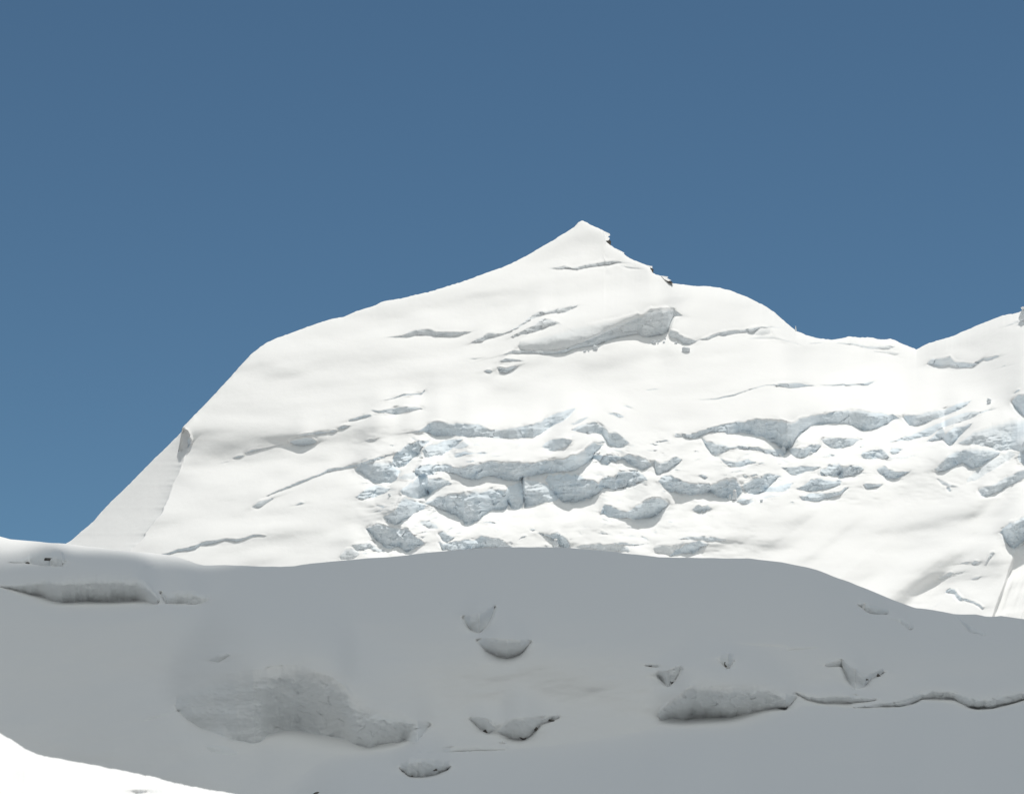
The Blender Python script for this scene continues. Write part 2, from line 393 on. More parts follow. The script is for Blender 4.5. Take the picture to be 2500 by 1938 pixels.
 ("W 540,400,412 620,360,425 700,345,430 780,360,420", .5, .7, .3),
 ("W 550,460,470 700,430,470 830,430,470 900,460,485 1000,490,505 1100,520,535 1130,530,540", .5, .7, .3), ("W 1200,510,520 1280,505,520 1350,505,515", .8, .3, .5),
 ("W 1500,505,520 1680,510,535 1740,520,550 1820,545,575 1950,540,580 2050,530,585 2110,540,560", .7, .5, .4), ("W 1900,590,610 2050,600,630 2120,610,645 2184,620,625", .5, .6, .4),
 ("W 40,1110,1120 150,1105,1118 250,1090,1112 390,1055,1080 500,1025,1040 620,985,1000 740,955,970 850,950,965", .7, .5, .5),
 ("W 840,970,980 880,940,975 980,940,990 1100,935,990 1170,950,975 1280,960,968", .9, .4, .5), ("W 1320,955,965 1400,955,970 1560,945,970 1720,945,965 1830,925,965 1915,915,920", .8, .4, .5),
 ("W 2080,893,900 2125,890,898", .8, .3, .3), ("V 1600,1220,1235 1700,1205,1220 1770,1205,1210", .7, .4, .5), ("V 1470,1218,1224 1510,1216,1224", .7, .4, .3),
 ("X 890,910,915 940,850,925 1010,830,945 1100,820,955 1200,815,950 1260,890,955 1340,895,970 1430,905,968 1500,905,965 1600,860,900 1640,835,870 1700,830,875 1780,815,850 1840,800,830", .9, .5, .9),
 ("X 1900,430,435 2000,380,410 2080,340,375 2150,340,350", .7, .4, .5), ("X 2080,405,415 2130,370,410 2184,365,390", .7, .4, .5),
 ("X 1180,620,630 1340,640,660", .3, .8, .2), ("X 1880,960,970 1930,930,950", .7, .4, .5), ("X 1960,950,955 2030,915,925", .7, .4, .5),
 ("U 1160,845,850 1250,845,865 1330,840,850 1440,842,848", .6, .5, .3), ("U 1550,880,890 1620,845,890 1700,850,885 1800,870,885 1850,878,882", .8, .4, .5),
 ("U 1360,1000,1003 1400,985,1018 1440,985,1022 1470,1000,1004", .9, .4, .5), ("U 1530,955,965 1560,950,1015 1620,960,1025 1660,950,1010 1700,930,985 1770,935,945", .9, .4, .9),
 # left face crevasses
 ("L 135,768,773 210,748,755", .8, .2, .4), ("L 255,715,725 300,700,722 340,695,708", .8, .2, .5), ("L 370,670,682 420,645,665 520,635,645 600,615,625 680,595,603", .8, .2, .4),
 ("L 830,518,525 900,500,522 950,495,512 1000,482,512 1100,485,497 1140,470,495 1170,470,485", .9, .2, .5), ("L 1190,450,465 1230,430,465 1290,433,440", .9, .2, .5),
 ("L 745,573,577 790,560,600 830,545,608 900,538,608 950,540,600 985,560,588 1000,576,580", .95, .2, .4),
 ("L 1590,205,213 1690,180,192 1760,150,170 1850,148,162 1930,140,158 1950,110,130", .8, .3, .4),
 ("L 430,1140,1160 480,1100,1165 540,1090,1130 600,1070,1090", .7, .5, .5), ("L 600,1060,1085 700,1030,1050 800,1000,1010", .35, .8, .3), ("L 805,1135,1140 850,1110,1135 885,1120,1125", .7, .4, .5),
 ("M 1030,1490,1500 1110,1470,1497 1200,1435,1470 1300,1420,1460 1380,1400,1445 1440,1370,1400 1500,1350,1402 1570,1345,1385 1690,1325,1350 1800,1335,1365 1900,1320,1340 1980,1290,1310 2050,1290,1305 2110,1300,1310", .9, .3, .5),
 ("M 1215,400,432 1250,215,428 1290,215,412 1322,280,380", .9, .2, .2),
]
HOLLOWS = [
 ("P 40,322,328 130,300,330 180,268,330 250,255,345 330,252,350 368,270,352", .8, .7, .4),
 ("P -120,440,450 0,462,472 100,450,490 180,430,515 240,412,525 300,408,550 360,405,558 600,395,555 800,400,552 860,430,558 930,520,568", .8, 1, .15),
 ("P 950,500,510 980,515,568 1050,490,570 1150,490,572 1215,520,560", .75, .6, .6),
 ("P 1150,350,353 1200,342,353 1270,340,355", .6, .4, .3), ("P 1535,362,378 1620,365,375", .6, .5, .3), ("P 1475,369,376 1505,369,376", .6, .5, .3),
 ("P 730,350,355 790,350,356", .6, .5, .3), ("P 840,352,358 930,354,358", .6, .5, .3),
 ("P 1245,895,908 1290,868,915 1350,860,880", .7, .7, .3),
 ("P 1050,1120,1200 1110,1075,1255 1200,1020,1305 1300,985,1345 1400,960,1375 1500,945,1388 1540,940,1380 1580,936,1345 1660,930,1312 1760,930,1310 1860,945,1335 Q 0,980,1345 100,1040,1365 170,1160,1400 250,1170,1418 350,1200,1390 450,1230,1375 530,1250,1385 600,1280,1290", .75, .8, 1.6),
 ("P 840,1258,1265 900,1235,1250 1060,1190,1200", .6, .4, .2), ("P 1210,1410,1415 1250,1395,1440 1330,1400,1462 1395,1440,1462", .8, .4, .6),
 ("Q 805,645,660 840,640,720 895,625,745 940,600,700 970,590,650 985,580,590", .9, .6, .3),
 ("Q 880,785,790 940,770,850 1000,770,880 1060,780,890 1140,785,870 1185,790,815 1195,790,800", .9, .5, .3),
 ("Q 850,1240,1260 900,1240,1305 950,1250,1335 990,1300,1315", .85, .6, .5), ("Q 1010,1310,1330 1070,1250,1360 1110,1240,1368 1160,1240,1372 1200,1240,1345 1260,1240,1280 1360,1225,1245", .9, .6, .8),
 ("Q 440,1505,1560 480,1490,1590 560,1485,1590 640,1480,1575 710,1490,1550", .9, .4, .8),
 ("Q 690,1425,1445 800,1405,1440 950,1400,1435 1060,1412,1432", .6, .6, .3), ("Q 1880,922,935 1950,928,945", .8, .4, .6), ("Q 1960,970,1010 2010,960,1062 2050,940,1030 2080,940,970", .9, .4, .7),
 ("Q 1020,1375,1395 1055,1380,1395", .8, .4, .4), ("Q 545,1436,1450 610,1438,1452", .6, .6, .4),
 ("R 30,1190,1255 100,1130,1245 180,1070,1250 220,1040,1245 330,1060,1240 450,1060,1240 560,1050,1210 660,1060,1190 720,1080,1185 770,1100,1190 830,1110,1130", .85, .9, 1.7),
 ("R 830,1090,1100 900,1110,1135 1000,1115,1155 1150,1105,1155 1300,1125,1140", 1, 1, .8), ("R 1170,1172,1187 1300,1155,1178 1430,1130,1178 1520,1100,1160 1570,1090,1130 1650,1075,1130 1760,1085,1135 1850,1110,1175 1900,1120,1188 2000,1115,1180 2177,1080,1135 2400,1080,1110", .85, 1, 1.5),
 ("R 380,895,905 400,870,930 430,860,960 450,870,930", .9, .3, .3), ("R 1200,560,580 1230,545,600 1260,560,625 1330,590,635 1370,600,632", .9, .4, .5), ("R 1400,650,660 1450,650,680 1500,680,730 1520,700,720", .7, .7, .4),
 ("R 1780,640,645 1860,690,740 1940,735,762 1970,745,750", .7, .7, .2), ("R 1010,920,940 1100,895,935 1150,930,1040 1180,950,1075 1230,1000,1060 1280,980,1010 1340,950,985", .75, .6, .8),
 ("R 460,785,800 560,795,815 750,805,820", .35, .8, .4), ("R 780,818,850 950,818,830", .4, .8, .4),
]

def carve(X, Y, K, S, cliffs, up=3.0, dn=2.2, ov=.35, lean=1.0, a=.45, kcap=3.2):
    """depth change that turns each trace into a steep ice face with a shelf above and below; also its mask"""
    P = np.zeros_like(X); M = np.zeros_like(X); F = np.zeros_like(X)
    xs = X[0]
    for ci, (spec, st, soft, rough) in enumerate(cliffs):
        t = T(spec)
        t = t[np.argsort(t[:, 0], kind='stable')]
        if t[0, 2] - t[0, 1] > 1.5:
            m = t[0, 1] * .4 + t[0, 2] * .6
            t = np.vstack([[t[0, 0] - 3 - .12 * (t[0, 2] - t[0, 1]), m, m], t])
        if t[-1, 2] - t[-1, 1] > 1.5:
            m = t[-1, 1] * .4 + t[-1, 2] * .6
            t = np.vstack([t, [t[-1, 0] + 3 + .12 * (t[-1, 2] - t[-1, 1]), m, m]])
        hmax = (t[:, 2] - t[:, 1]).max()
        pad = 8 + 1.2 * hmax
        m0, m1 = t[0, 1:].mean(), t[-1, 1:].mean()
        sl0 = (t[1, 1:].mean() - m0) / max(t[1, 0] - t[0, 0], 4); sl1 = (m1 - t[-2, 1:].mean()) / max(t[-1, 0] - t[-2, 0], 4)
        sl0, sl1 = np.clip(sl0, -.8, .8), np.clip(sl1, -.8, .8)
        y0_, y1_ = m0 - sl0 * pad, m1 + sl1 * pad
        t = np.vstack([[t[0, 0] - pad, y0_, y0_], t, [t[-1, 0] + pad, y1_, y1_]])
        sel = np.where((xs > t[0, 0]) & (xs < t[-1, 0]))[0]
        if len(sel) < 2:
            continue
        c0, c1 = sel[0], sel[-1] + 1
        x = xs[c0:c1]
        top = np.interp(x, t[:, 0], t[:, 1]); bot = np.interp(x, t[:, 0], t[:, 2])
        h = np.maximum(bot - top, 0.01)
        jt = vnoise(x / 9.0, x * 0 + ci * 3.3, 5) * .5 + vnoise(x / 4.0, x * 0 + ci * 3.3, 6) * .3 + vnoise(x / 28.0, x * 0 + ci, 8) * .8
        top = top + jt * np.minimum(.09 * h * (0.3 + rough), 3.2)
        jb = vnoise(x / 22.0, x * 0 + ci * 7.7, 7) * .7 + vnoise(x / 7.0, x * 0 + ci * 7.7, 9) * .3
        bot = bot + jb * np.minimum(.05 * h, 1.6)
        h = np.maximum(bot - top, 0.01)
        # sideways-smoothed height: the shelves above and below do not repeat every notch of the lip
        def blur(v, w):
            n_ = int(max(1, round(w / max(np.median(np.diff(x)), .1))))
            kern = np.hanning(2 * n_ + 3)[1:-1]; kern /= kern.sum()
            return np.convolve(np.pad(v, n_, mode='edge'), kern, 'valid')[:len(v)]
        hb = blur(h, min(6 + .9 * hmax, 45))
        hb2 = blur(h, min(3 + .3 * hmax, 14))
        topb, botb = blur(top, 16), blur(bot, 12)
        r0 = np.where(Y[:, c0:c1].max(1) > (top - up * hmax - 30).min())[0]
        r1 = np.where(Y[:, c0:c1].min(1) < (bot + dn * hmax + 30).max())[0]
        if not len(r0) or not len(r1):
            continue
        a0, a1 = max(r0.min(), r1.min()), min(r0.max(), r1.max()) + 1
        y = Y[a0:a1, c0:c1]; k = K[a0:a1, c0:c1]; s = S[a0:a1, c0:c1]
        f = (bot - y) / h
        fin = np.clip(f, 0, 1)
        g = (1 - soft) * fin + soft * np.sin(math.pi / 2 * fin)
        kk = np.minimum(k, kcap * s)
        q = (kk + ov * s) * st * lean
        cc = np.arange(y.shape[1])
        qt = q[np.argmin(abs(y - top), 0), cc][None, :]; qb = q[np.argmin(abs(y - bot), 0), cc][None, :]
        q = np.where(y < top, qt, np.where(y > bot, qb, q))
        core = q * h * (a - g)
        da = np.maximum(top - y, 0); db = np.maximum(y - bot, 0)
        ha = h * np.exp(-da / 3.0) + (hb2 * np.exp(-da / 14.0) + hb * (1 - np.exp(-da / 14.0))) * (1 - np.exp(-da / 3.0))
        hd = h * np.exp(-db / 3.0) + (hb2 * np.exp(-db / 14.0) + hb * (1 - np.exp(-db / 14.0))) * (1 - np.exp(-db / 3.0))
        Lu = 1.35 * up * np.maximum(hb, .5 * hmax) + 10; Ld = dn * np.maximum(hb, .5 * hmax) + 6
        ea, eb = np.exp(-da / 18), np.exp(-db / 14)
        ua = np.clip((da * ea + np.maximum(topb - y, 0) * (1 - ea)) / Lu, 0, 1)
        ub = np.clip((db * eb + np.maximum(y - botb, 0) * (1 - eb)) / Ld, 0, 1)
        val = np.where(y < top, q * ha * (a - 1) * (1 - ua) ** 2 * (1 + (2 + .25 + .9 * soft) * ua), np.where(y > bot, q * hd * a * (1 - ub) ** 2, core))
        P[a0:a1, c0:c1] += val
        m = smooth((f + .02) * h / 1.5) * smooth((1.0 - f) * h / (1.5 + soft * .35 * h)) * np.clip((st - .35) / .45, 0, 1)
        M[a0:a1, c0:c1] = np.maximum(M[a0:a1, c0:c1], m)
        F[a0:a1, c0:c1] = np.where(m > .05, np.maximum(F[a0:a1, c0:c1], m * rough), F[a0:a1, c0:c1])
    return P, M, F

# ------------------------------------------------------------------ mountain
SKY = np.array([(-700, 2100), (-300, 1750), (-60, 1520), (60, 1420), (161, 1327), (174, 1319), (197, 1299), (228, 1272), (273, 1222), (315, 1182), (358, 1139), (405, 1092),
 (443, 1054), (445, 1044), (464, 1024), (488, 1000), (520, 966), (554, 930), (585, 895), (612, 866), (634, 848), (653, 835), (680, 824), (711, 812), (769, 791), (800, 782),
 (839, 774), (868, 760), (890, 754), (912, 748), (936, 736), (978, 729), (1048, 713), (1098, 698), (1156, 678), (1213, 658), (1245, 646), (1275, 630), (1333, 597),
 (1370, 574), (1401, 556), (1412, 543), (1418, 540), (1424, 540.5), (1432, 544), (1460, 558), (1474, 566), (1479, 589), (1491, 599), (1509, 610), (1520, 617), (1526, 623), (1536, 631),
 (1560, 641), (1580, 650), (1588, 657), (1594, 667), (1619, 676), (1628, 681), (1641, 691), (1666, 695), (1700, 698.5), (1730, 700), (1753, 702), (1786, 709), (1823, 725), (1860, 743), (1893, 764), (1918, 787),
 (1943, 808), (1965, 817), (1988, 824), (2030, 830), (2055, 826), (2071, 822), (2096, 823), (2133, 825), (2150, 829), (2175, 827), (2191, 833), (2212, 843), (2236.6, 853.8), (2252, 845), (2270, 836), (2315, 824),
 (2345, 812), (2369, 803), (2398, 789), (2430, 777), (2460, 768), (2487, 763), (2500, 756), (2580, 735), (2700, 690), (2850, 720), (3050, 850), (3300, 1050)], float)
def T2(s):
    reg, out = None, []
    for tok in s.split():
        if tok in REG: reg = REG[tok]; continue
        a, b = [float(v) for v in tok.split(',')]
        out.append((reg[0] + a / reg[2], reg[1] + b / reg[2]))
    return np.array(out)
CREST = T2("M 1250,190 1300,217 1328,280 1310,330 1322,360 1305,440 1270,510 1235,640 1180,740 1150,810 1080,960 1050,1040 985,1130 895,1245 860,1310 725,1440 680,1500 500,1720")

def col_positions(n_in, lo, hi, outer):
    inner = np.linspace(-60, 2560, n_in)
    left = np.linspace(lo, -60, outer, endpoint=False)
    right = np.linspace(2560, hi, outer + 1)[1:]
    return np.concatenate([left, inner, right])

def build_mountain():
    xs = col_positions(1480, -650, 3250, 70)
    NY = 700
    t = np.linspace(0, 1, NY)
    ysky = np.interp(xs, SKY[:, 0], SKY[:, 1])
    ysky = ysky + vnoise(xs / 6, xs * 0, 21) * .7 + vnoise(xs / 25, xs * 0, 22) * .9
    ybot = 1680.0
    ysk = np.minimum(ysky, 1640)
    yss = evened(xs, ysk, 45)
    Y = ybot + (yss[None, :] - ybot) * t[:, None] + (ysk - yss)[None, :] * t[:, None] ** 12
    X = np.broadcast_to(xs, Y.shape).copy()
    # base slope
    up = (1500 - Y)                                   # px above a low line
    D0 = 2350 + 0.70 * up + 0.00010 * np.maximum(up, 0) ** 2
    # the face bends away to the left, the saddle is further back
    D0 = D0 + 0.00022 * np.maximum(1150 - X, 0) ** 2 * .9
    D0 = D0 + 150 * np.exp(-((X - 2180) / 260) ** 2) * smooth((1150 - Y) / 300)
    D0 = D0 - 90 * smooth((X - 2150) / 400)
    S = D0 * TT
    K = -np.gradient(D0, axis=0) / np.gradient(Y, axis=0)
    cl = CLIFFS
    izw = smooth((Y - 1030) / 60) * smooth((X - 830) / 60)
    Yw = Y + (.9 + 2.4 * izw) * fbm(X / 11, Y / 8, 91, 3) + 2.0 * izw * vnoise(X / 34, Y / 24, 95)
    P, M, F = carve(X, Yw, K, S, cl)
    # many small ledges between the big ice faces
    rnd = random.Random(77)
    minis = []
    while len(minis) < 170:
        x = rnd.uniform(880, 2130); y = rnd.uniform(1065, 1380)
        if y > 1230 and x > 1650: continue
        if y > 1180 and x > 1950: continue
        j = int(np.searchsorted(xs, x)); i = int(np.argmin(abs(Y[:, j] - y)))
        if M[i, j] > .1: continue
        w = rnd.uniform(10, 46); h_ = rnd.uniform(1.4, 5.2); sl = rnd.uniform(-.45, .35)
        n_ = 6; pts_ = []
        for q_ in range(n_ + 1):
            u_ = q_ / n_
            yy = y + sl * (u_ - .5) * w + rnd.uniform(-.8, .8)
            hh_ = h_ * math.sin(math.pi * (u_ * .94 + .03)) ** .7 * rnd.uniform(.6, 1.2)
            pts_.append('%.1f,%.1f,%.1f' % (x + (u_ - .5) * w, yy - hh_ * .6, yy + hh_ * .4))
        minis.append(('Z ' + ' '.join(pts_), rnd.uniform(.5, .85), .4, .8))
    P2, M2, F2 = carve(X, Yw, K, S, minis, up=2.5, dn=2.0)
    P += P2; M = np.maximum(M, M2); F = np.maximum(F, F2)
    P = calm(P, M, 9)
    # smooth relief of the snow
    q = 1.5 * fbm((X + Y * .55) / 380, (Y + X * .10) / 120, 31, 3, .4)
    P += 13.0 * q
    P += 1.7 * fbm((X + Y * .9) / 110, (Y - X * .1) / 40, 37, 2)
    ice_zone = smooth((Y - 1010) / 80) * smooth((X - 820) / 100) * (1 - smooth((X - 2080) / 250) * smooth((Y - 1200) / 60)) * (1 - smooth((X - 1750) / 200) * smooth((Y - 1210) / 60))
    P += ice_zone * 3.2 * fbm(X / 60, Y / 24, 41, 3)
    # broken crust and blocks scattered round the ice faces
    near = box(box(box(box(np.clip(F, 0, 1.2), 9, 1), 9, 0), 7, 1), 6, 0)
    near = np.clip(near * 2.2 - .25, 0, 1) * izw * (1 - M)
    wz = near > .02
    gx_, gy_ = X[wz], Y[wz]
    wb = fbm(gx_ / 30, gy_ / 30, 43, 2) * 7
    P[wz] += near[wz] * S[wz] * (6.5 * facets((gx_ + wb) / 15, (gy_ + wb * .5) / 8.5, 44) + 1.0 * facets((gx_ - wb) / 7, gy_ / 4.5, 45))
    # long flutes on the slope at the lower right
    fl = smooth((X - 1700) / 350) * smooth((Y - 1120) / 120)
    a = math.radians(-38)
    u = X * math.cos(a) + Y * math.sin(a); v = -X * math.sin(a) + Y * math.cos(a)
    P += fl * 17.0 * vnoise(u / 420, v / 62, 51)
    P += fl * 1.0 * vnoise(u / 260, v / 20, 52)
    # steep fluted rib at the right edge
    rib = smooth((X - (2480 - (Y - 1340) * .36)) / 8) * smooth((Y - 1330) / 40)
    P += rib * (10 + .45 * np.maximum(X - (2480 - (Y - 1340) * .36), 0) * S)
    P += rib * 1.1 * vnoise((X + Y * .36) / 9, Y / 90, 53)
    # the smooth wall facing left beyond the jagged crest
    cx = np.interp(Y, CREST[:, 1], CREST[:, 0], left=-2000)
    cs = np.polyval(np.polyfit(CREST[:, 1], CREST[:, 0], 2), Y)
    cx = cx + (vnoise(Y / 7, Y * 0, 61) * 1.6 + vnoise(Y / 19, Y * 0, 62) * 2.6) * smooth((Y - 1040) / 60)
    dl = np.maximum(cx - X, 0)
    ml = smooth(dl / 2.5)
    P = P * (1 - ml) + ml * (9 + np.maximum(cs - X, -6) * S * .95 + .0004 * dl ** 2 + 12 * (1 - np.exp(-dl / 14)) + .5 * fbm(X / 40, Y / 60, 65, 3))
    M = M * (1 - ml); F = F * (1 - ml)
    niche = T("M 1205,425,432 1215,400,434 1250,215,428 1290,215,412 1322,280,380 1330,300,310")
    nt = np.interp(X, niche[:, 0], niche[:, 1]); nb = np.interp(X, niche[:, 0], niche[:, 2])
    nm = (X > niche[0, 0]) * (X < niche[-1, 0]) * smooth((Y - nt) / 3) * smooth((nb - Y) / 3)
    P += nm * (30 - 1.1 * np.clip(Y - nt, 0, 60)) * .0
    P += nm * 14 * (1 - (nb - Y) / np.maximum(nb - nt, 1))
    # fractured ice faces
    w = M > .02
    fx, fy = X[w], Y[w]
    wob = fbm(fx / 40, fy / 40, 71, 2) * 10
    det = .75 * facets((fx + wob) / 25, (fy + wob * .6) / 17, 72) + .22 * facets((fx - wob) / 9, fy / 7, 73)
    strata = fbm(fx / 75, (fy + .12 * fx + wob * .4) / 3.6, 74, 2)
    P[w] += M[w] * S[w] * (det * 10.0 * F[w] + strata * 2.6 * (.3 + .6 * F[w]) + 1.2 * fbm(fx / 14, fy / 12, 75, 2) * F[w])
    # the last metres roll over to the far side
    e = Y - ysk[None, :]
    roll = smooth((xs - 1600) / 100)[None, :] * 12 + 5
    D = D0 + P + 2.6 * S * roll * np.exp(-e / roll) + S * .35 * fbm(X / 14, Y / 8, 81, 3)
    front = pt(X, Y, D)
    # back of the mountain
    Dl = D[-1]
    back, backi = [], []
    for dd, dy in ((3, .6), (10, 3), (30, 14), (90, 60), (250, 190), (600, 480), (1200, 900)):
        q = pt(xs, ysk + dy, Dl + dd)
        back.append(q)
    front0 = pt(xs, Y[0] + 90, D[0] - 150); front1 = pt(xs, Y[0] + 330, D[0] - 500)
    allp = np.concatenate([front1[None], front0[None], front, np.stack(back)], 0)
    ice = np.zeros(allp.shape[:2]); ice[2:2 + NY] = M * .85 * (0.45 + .55 * smooth((Y - 760) / 200))
    ob = grid_mesh("mountain", allp, ice, MAT_MOUNTAIN)
    ob['kind'] = 'structure'
    ob['label'] = 'sunlit snow mountain with pointed summit and broken icefall'
    return ob, (xs, Y, D)

MOUNTAIN, MGRID = build_mountain()

def depth_at(grid, x, y):
    xs, Y, D = grid
    j = int(np.clip(np.searchsorted(xs, x), 0, len(xs) - 1))
    col = Y[:, j]
    i = int(np.argmin(abs(col - y)))
    return float(D[i, j])

# ------------------------------------------------------------------ shaded hill
HSKY = np.array([(-500, 1250), (-200, 1285), (0, 1310), (25, 1316.5), (90, 1322), (161, 1327), (240, 1336), (322, 1346), (397, 1352), (430, 1358), (455, 1366), (480, 1376), (496, 1379), (554, 1379), (600, 1381), (645, 1383.5), (685, 1383), (719, 1381),
 (735, 1378), (765, 1374), (830, 1368), (900, 1362), (941, 1360), (1048, 1349), (1110, 1342.5), (1172, 1338), (1225, 1335.5), (1275, 1335), (1379, 1337), (1440, 1341), (1503, 1347.5), (1560, 1354), (1606, 1359), (1700, 1361), (1827, 1363), (1870, 1367), (1906, 1371), (1964, 1383),
 (1997, 1392), (2055, 1414), (2117, 1437), (2179, 1463), (2237, 1484), (2278, 1488), (2328, 1498), (2350, 1499), (2381, 1499), (2406, 1505), (2425, 1505), (2443, 1503), (2500, 1511), (2700, 1550), (3000, 1600)], float)

def build_hill():
    xs = col_positions(1250, -450, 2950, 60)
    NY = 560
    t = np.linspace(0, 1, NY)
    ysk = np.interp(xs, HSKY[:, 0], HSKY[:, 1]) + vnoise(xs / 30, xs * 0, 121) * .8
    ybot = 1990.0
    yss = evened(xs, ysk, 45)
    Y = ybot + (yss[None, :] - ybot) * t[:, None] + (ysk - yss)[None, :] * t[:, None] ** 12
    X = np.broadcast_to(xs, Y.shape).copy()
    rel = (ybot - Y) / (ybot - yss[None, :])
    hh = (ybot - Y)
    D0 = 520 + 0.17 * hh + 60 * rel ** 3 + 75 * rel ** 9
    D0 = D0 + 35 * smooth((700 - X) / 700) + 25 * smooth((X - 1900) / 500) * rel
    S = D0 * TT
    # lower slope in front rises as a gentler apron
    line = T2("P -500,1700 1000,1700 1700,1640 Q -20,1480 150,1440 450,1400 700,1440 1100,1425 1500,1385 1900,1310 R 0,1285 250,1240 450,1245 700,1185 1000,1160 1300,1180 1600,1120 1850,1180 2177,1135 2500,1090")
    line = line[np.argsort(line[:, 0])]
    ly1 = np.interp(np.arange(-700, 3200, 4.0), line[:, 0], line[:, 1])
    ly1 = np.convolve(np.pad(ly1, 12, mode='edge'), np.hanning(27)[1:-1] / np.hanning(27).sum(), 'valid')
    ly = np.interp(X, np.arange(-700, 3200, 4.0), ly1)
    wgt = smooth((X - 640) / 250)
    below = np.maximum(Y - ly, 0)
    D0 -= wgt * S * 5.0 * below ** 2 / (below + 8)
    K = np.maximum(-np.gradient(D0, axis=0) / np.gradient(Y, axis=0), 2.0 * S)
    Yh = Y + 1.3 * fbm(X / 22, Y / 16, 191, 3)
    P, M, F = carve(X, Yh, K, S, HOLLOWS, up=1.3, dn=.9, ov=.35, lean=1.1, a=.4, kcap=10.0)
    P = calm(P, M, 9)
    P += .9 * fbm((X + Y * .3) / 420, (Y - X * .08) / 150, 131, 3, .4) * 4.5
    P += .9 * fbm((X + Y) / 130, Y / 50, 137, 3) + .10 * fbm((X + Y * .6) / 36, Y / 13, 139, 3)
    # dome bulging in the middle, trough on its left
    P -= 24 * np.exp(-((X - 1300) / 480) ** 2 - ((Y - 1540) / 150) ** 2)
    P += 7 * np.exp(-((X - 420) / 260) ** 2 - ((Y - 1620) / 120) ** 2)
    P -= 6 * np.exp(-((X - 2250) / 300) ** 2 - ((Y - 1600) / 60) ** 2)
    # lumps where old avalanche debris clings to the big hollow
    w = M > .02
    fx, fy = X[w], Y[w]
    wob = fbm(fx / 60, fy / 60, 171, 2) * 22
    lump = fbm((fx + wob) / 34, (fy + wob) / 24, 172, 4) + .5 * facets((fx + wob * .8 + fy * .5) / 30, (fy - fx * .4 + wob * .4) / 16, 173)
    P[w] += M[w] * S[w] * (lump * 7.0 * F[w] * (.2 + .8 * smooth((fx - 560) / 160)) + fbm(fx / 9, fy / 6, 174, 2) * 1.6 * F[w])
    e = Y - ysk[None, :]
    D = D0 + P + S * 2.5 * 10 * np.exp(-e / 10)
    front = pt(X, Y, D)
    Dl = D[-1]
    back = [pt(xs, ysk + dy, Dl + dd) for dd, dy in ((1, .4), (4, 3), (12, 12), (40, 60), (120, 170), (400, 420), (900, 640))]
    low = []
    base = front[0]
    for fr, z in ((.93, None), (.8, None), (.6, None), (.4, None), (.2, None), (.1, None)):
        q = base * fr
        el = base[:, 2] / base[:, 1]
        q[:, 2] = q[:, 1] * el * (fr ** .8) - 2.2 * (1 - fr)
        low.append(q)
    low = low[::-1]
    allp = np.concatenate([np.stack(low), front, np.stack(back)], 0)
    ice = np.zeros(allp.shape[:2]); ice[len(low):len(low) + NY] = M * .6
    ob = grid_mesh("hill", allp, ice, MAT_HILL)
    ob['kind'] = 'structure'
    ob['label'] = 'smooth snow hill lying in cloud shadow below the mountain'
    return ob, (xs, Y, D)
HILL, HGRID = build_hill()

# ------------------------------------------------------------------ near snow bank, lower left
BSKY = np.array([(-900, 1500), (-400, 1620), (-150, 1710), (0, 1788), (37, 1810.5), (70, 1833), (95, 1842), (124, 1848), (180, 1858), (248, 1870.5), (310, 1883), (372, 1895), (415, 1907), (455, 1916), (496, 1924), (579, 1938), (700, 1962), (1000, 2040)], float)
def build_bank():
    xs = np.linspace(-850, 950, 500)
    ysk = np.interp(xs, BSKY[:, 0], BSKY[:, 1])
    ysk = np.convolve(np.pad(ysk, 6, mode='edge'), np.ones(13) / 13, 'valid') + vnoise(xs / 16, xs * 0, 221) * .9 + vnoise(xs / 6, xs * 0, 222) * .7
    t = np.linspace(0, 1, 120)
    ybot = 2300.0
    Y = ybot + (ysk[None] - ybot) * t[:, None]
    X = np.broadcast_to(xs, Y.shape)
    D = 30 + 12 * t[:, None] ** 1.3 + .25 * fbm(X / 160, Y / 60, 231, 4) + 0 * X
    D = D - .35 * np.exp(-((X - 340) / 55) ** 2 - ((Y - 1925) / 7) ** 2)
    front = pt(X, Y, D)
    Dl = D[-1]
    back = [pt(xs, ysk + dy, Dl + dd) for dd, dy in ((.3, .5), (1.2, 5), (3, 20), (7, 70), (14, 200), (25, 420))]
    allp = np.concatenate([front, np.stack(back)], 0)
    ob = grid_mesh("snow_bank", allp, np.zeros(allp.shape[:2]), MAT_BANK)
    ob['kind'] = 'structure'
    ob['label'] = 'bright sunlit bank of near snow'
build_bank()

# ------------------------------------------------------------------ ground sheet to the horizon
def build_ground():
    r = np.concatenate([[0, 8, 20, 40, 80, 140, 220, 320], np.geomspace(420, 14000, 40)])
    th = np.linspace(0, 2 * math.pi, 181)
    R, Th = np.meshgrid(r, th, indexing='ij')
    Xg = R * np.cos(Th); Yg = R * np.sin(Th)
    Z = -2.4 + (fbm(Xg / 500 + 60, Yg / 500 + 60, 301, 4)) * np.clip(R / 300, 0, 1) * 3 - .0
    Z = Z - 6 * smooth((R - 100) / 300)
    pts_ = np.stack([Xg, Yg, Z], -1)
    ob = grid_mesh("ground", pts_[:, ::-1], np.zeros(R.shape), MAT_SCREE)
    ob['kind'] = 'structure'
    ob['label'] = 'unseen valley floor, dark scree put in to cut bounce light, snow patches'
build_ground()

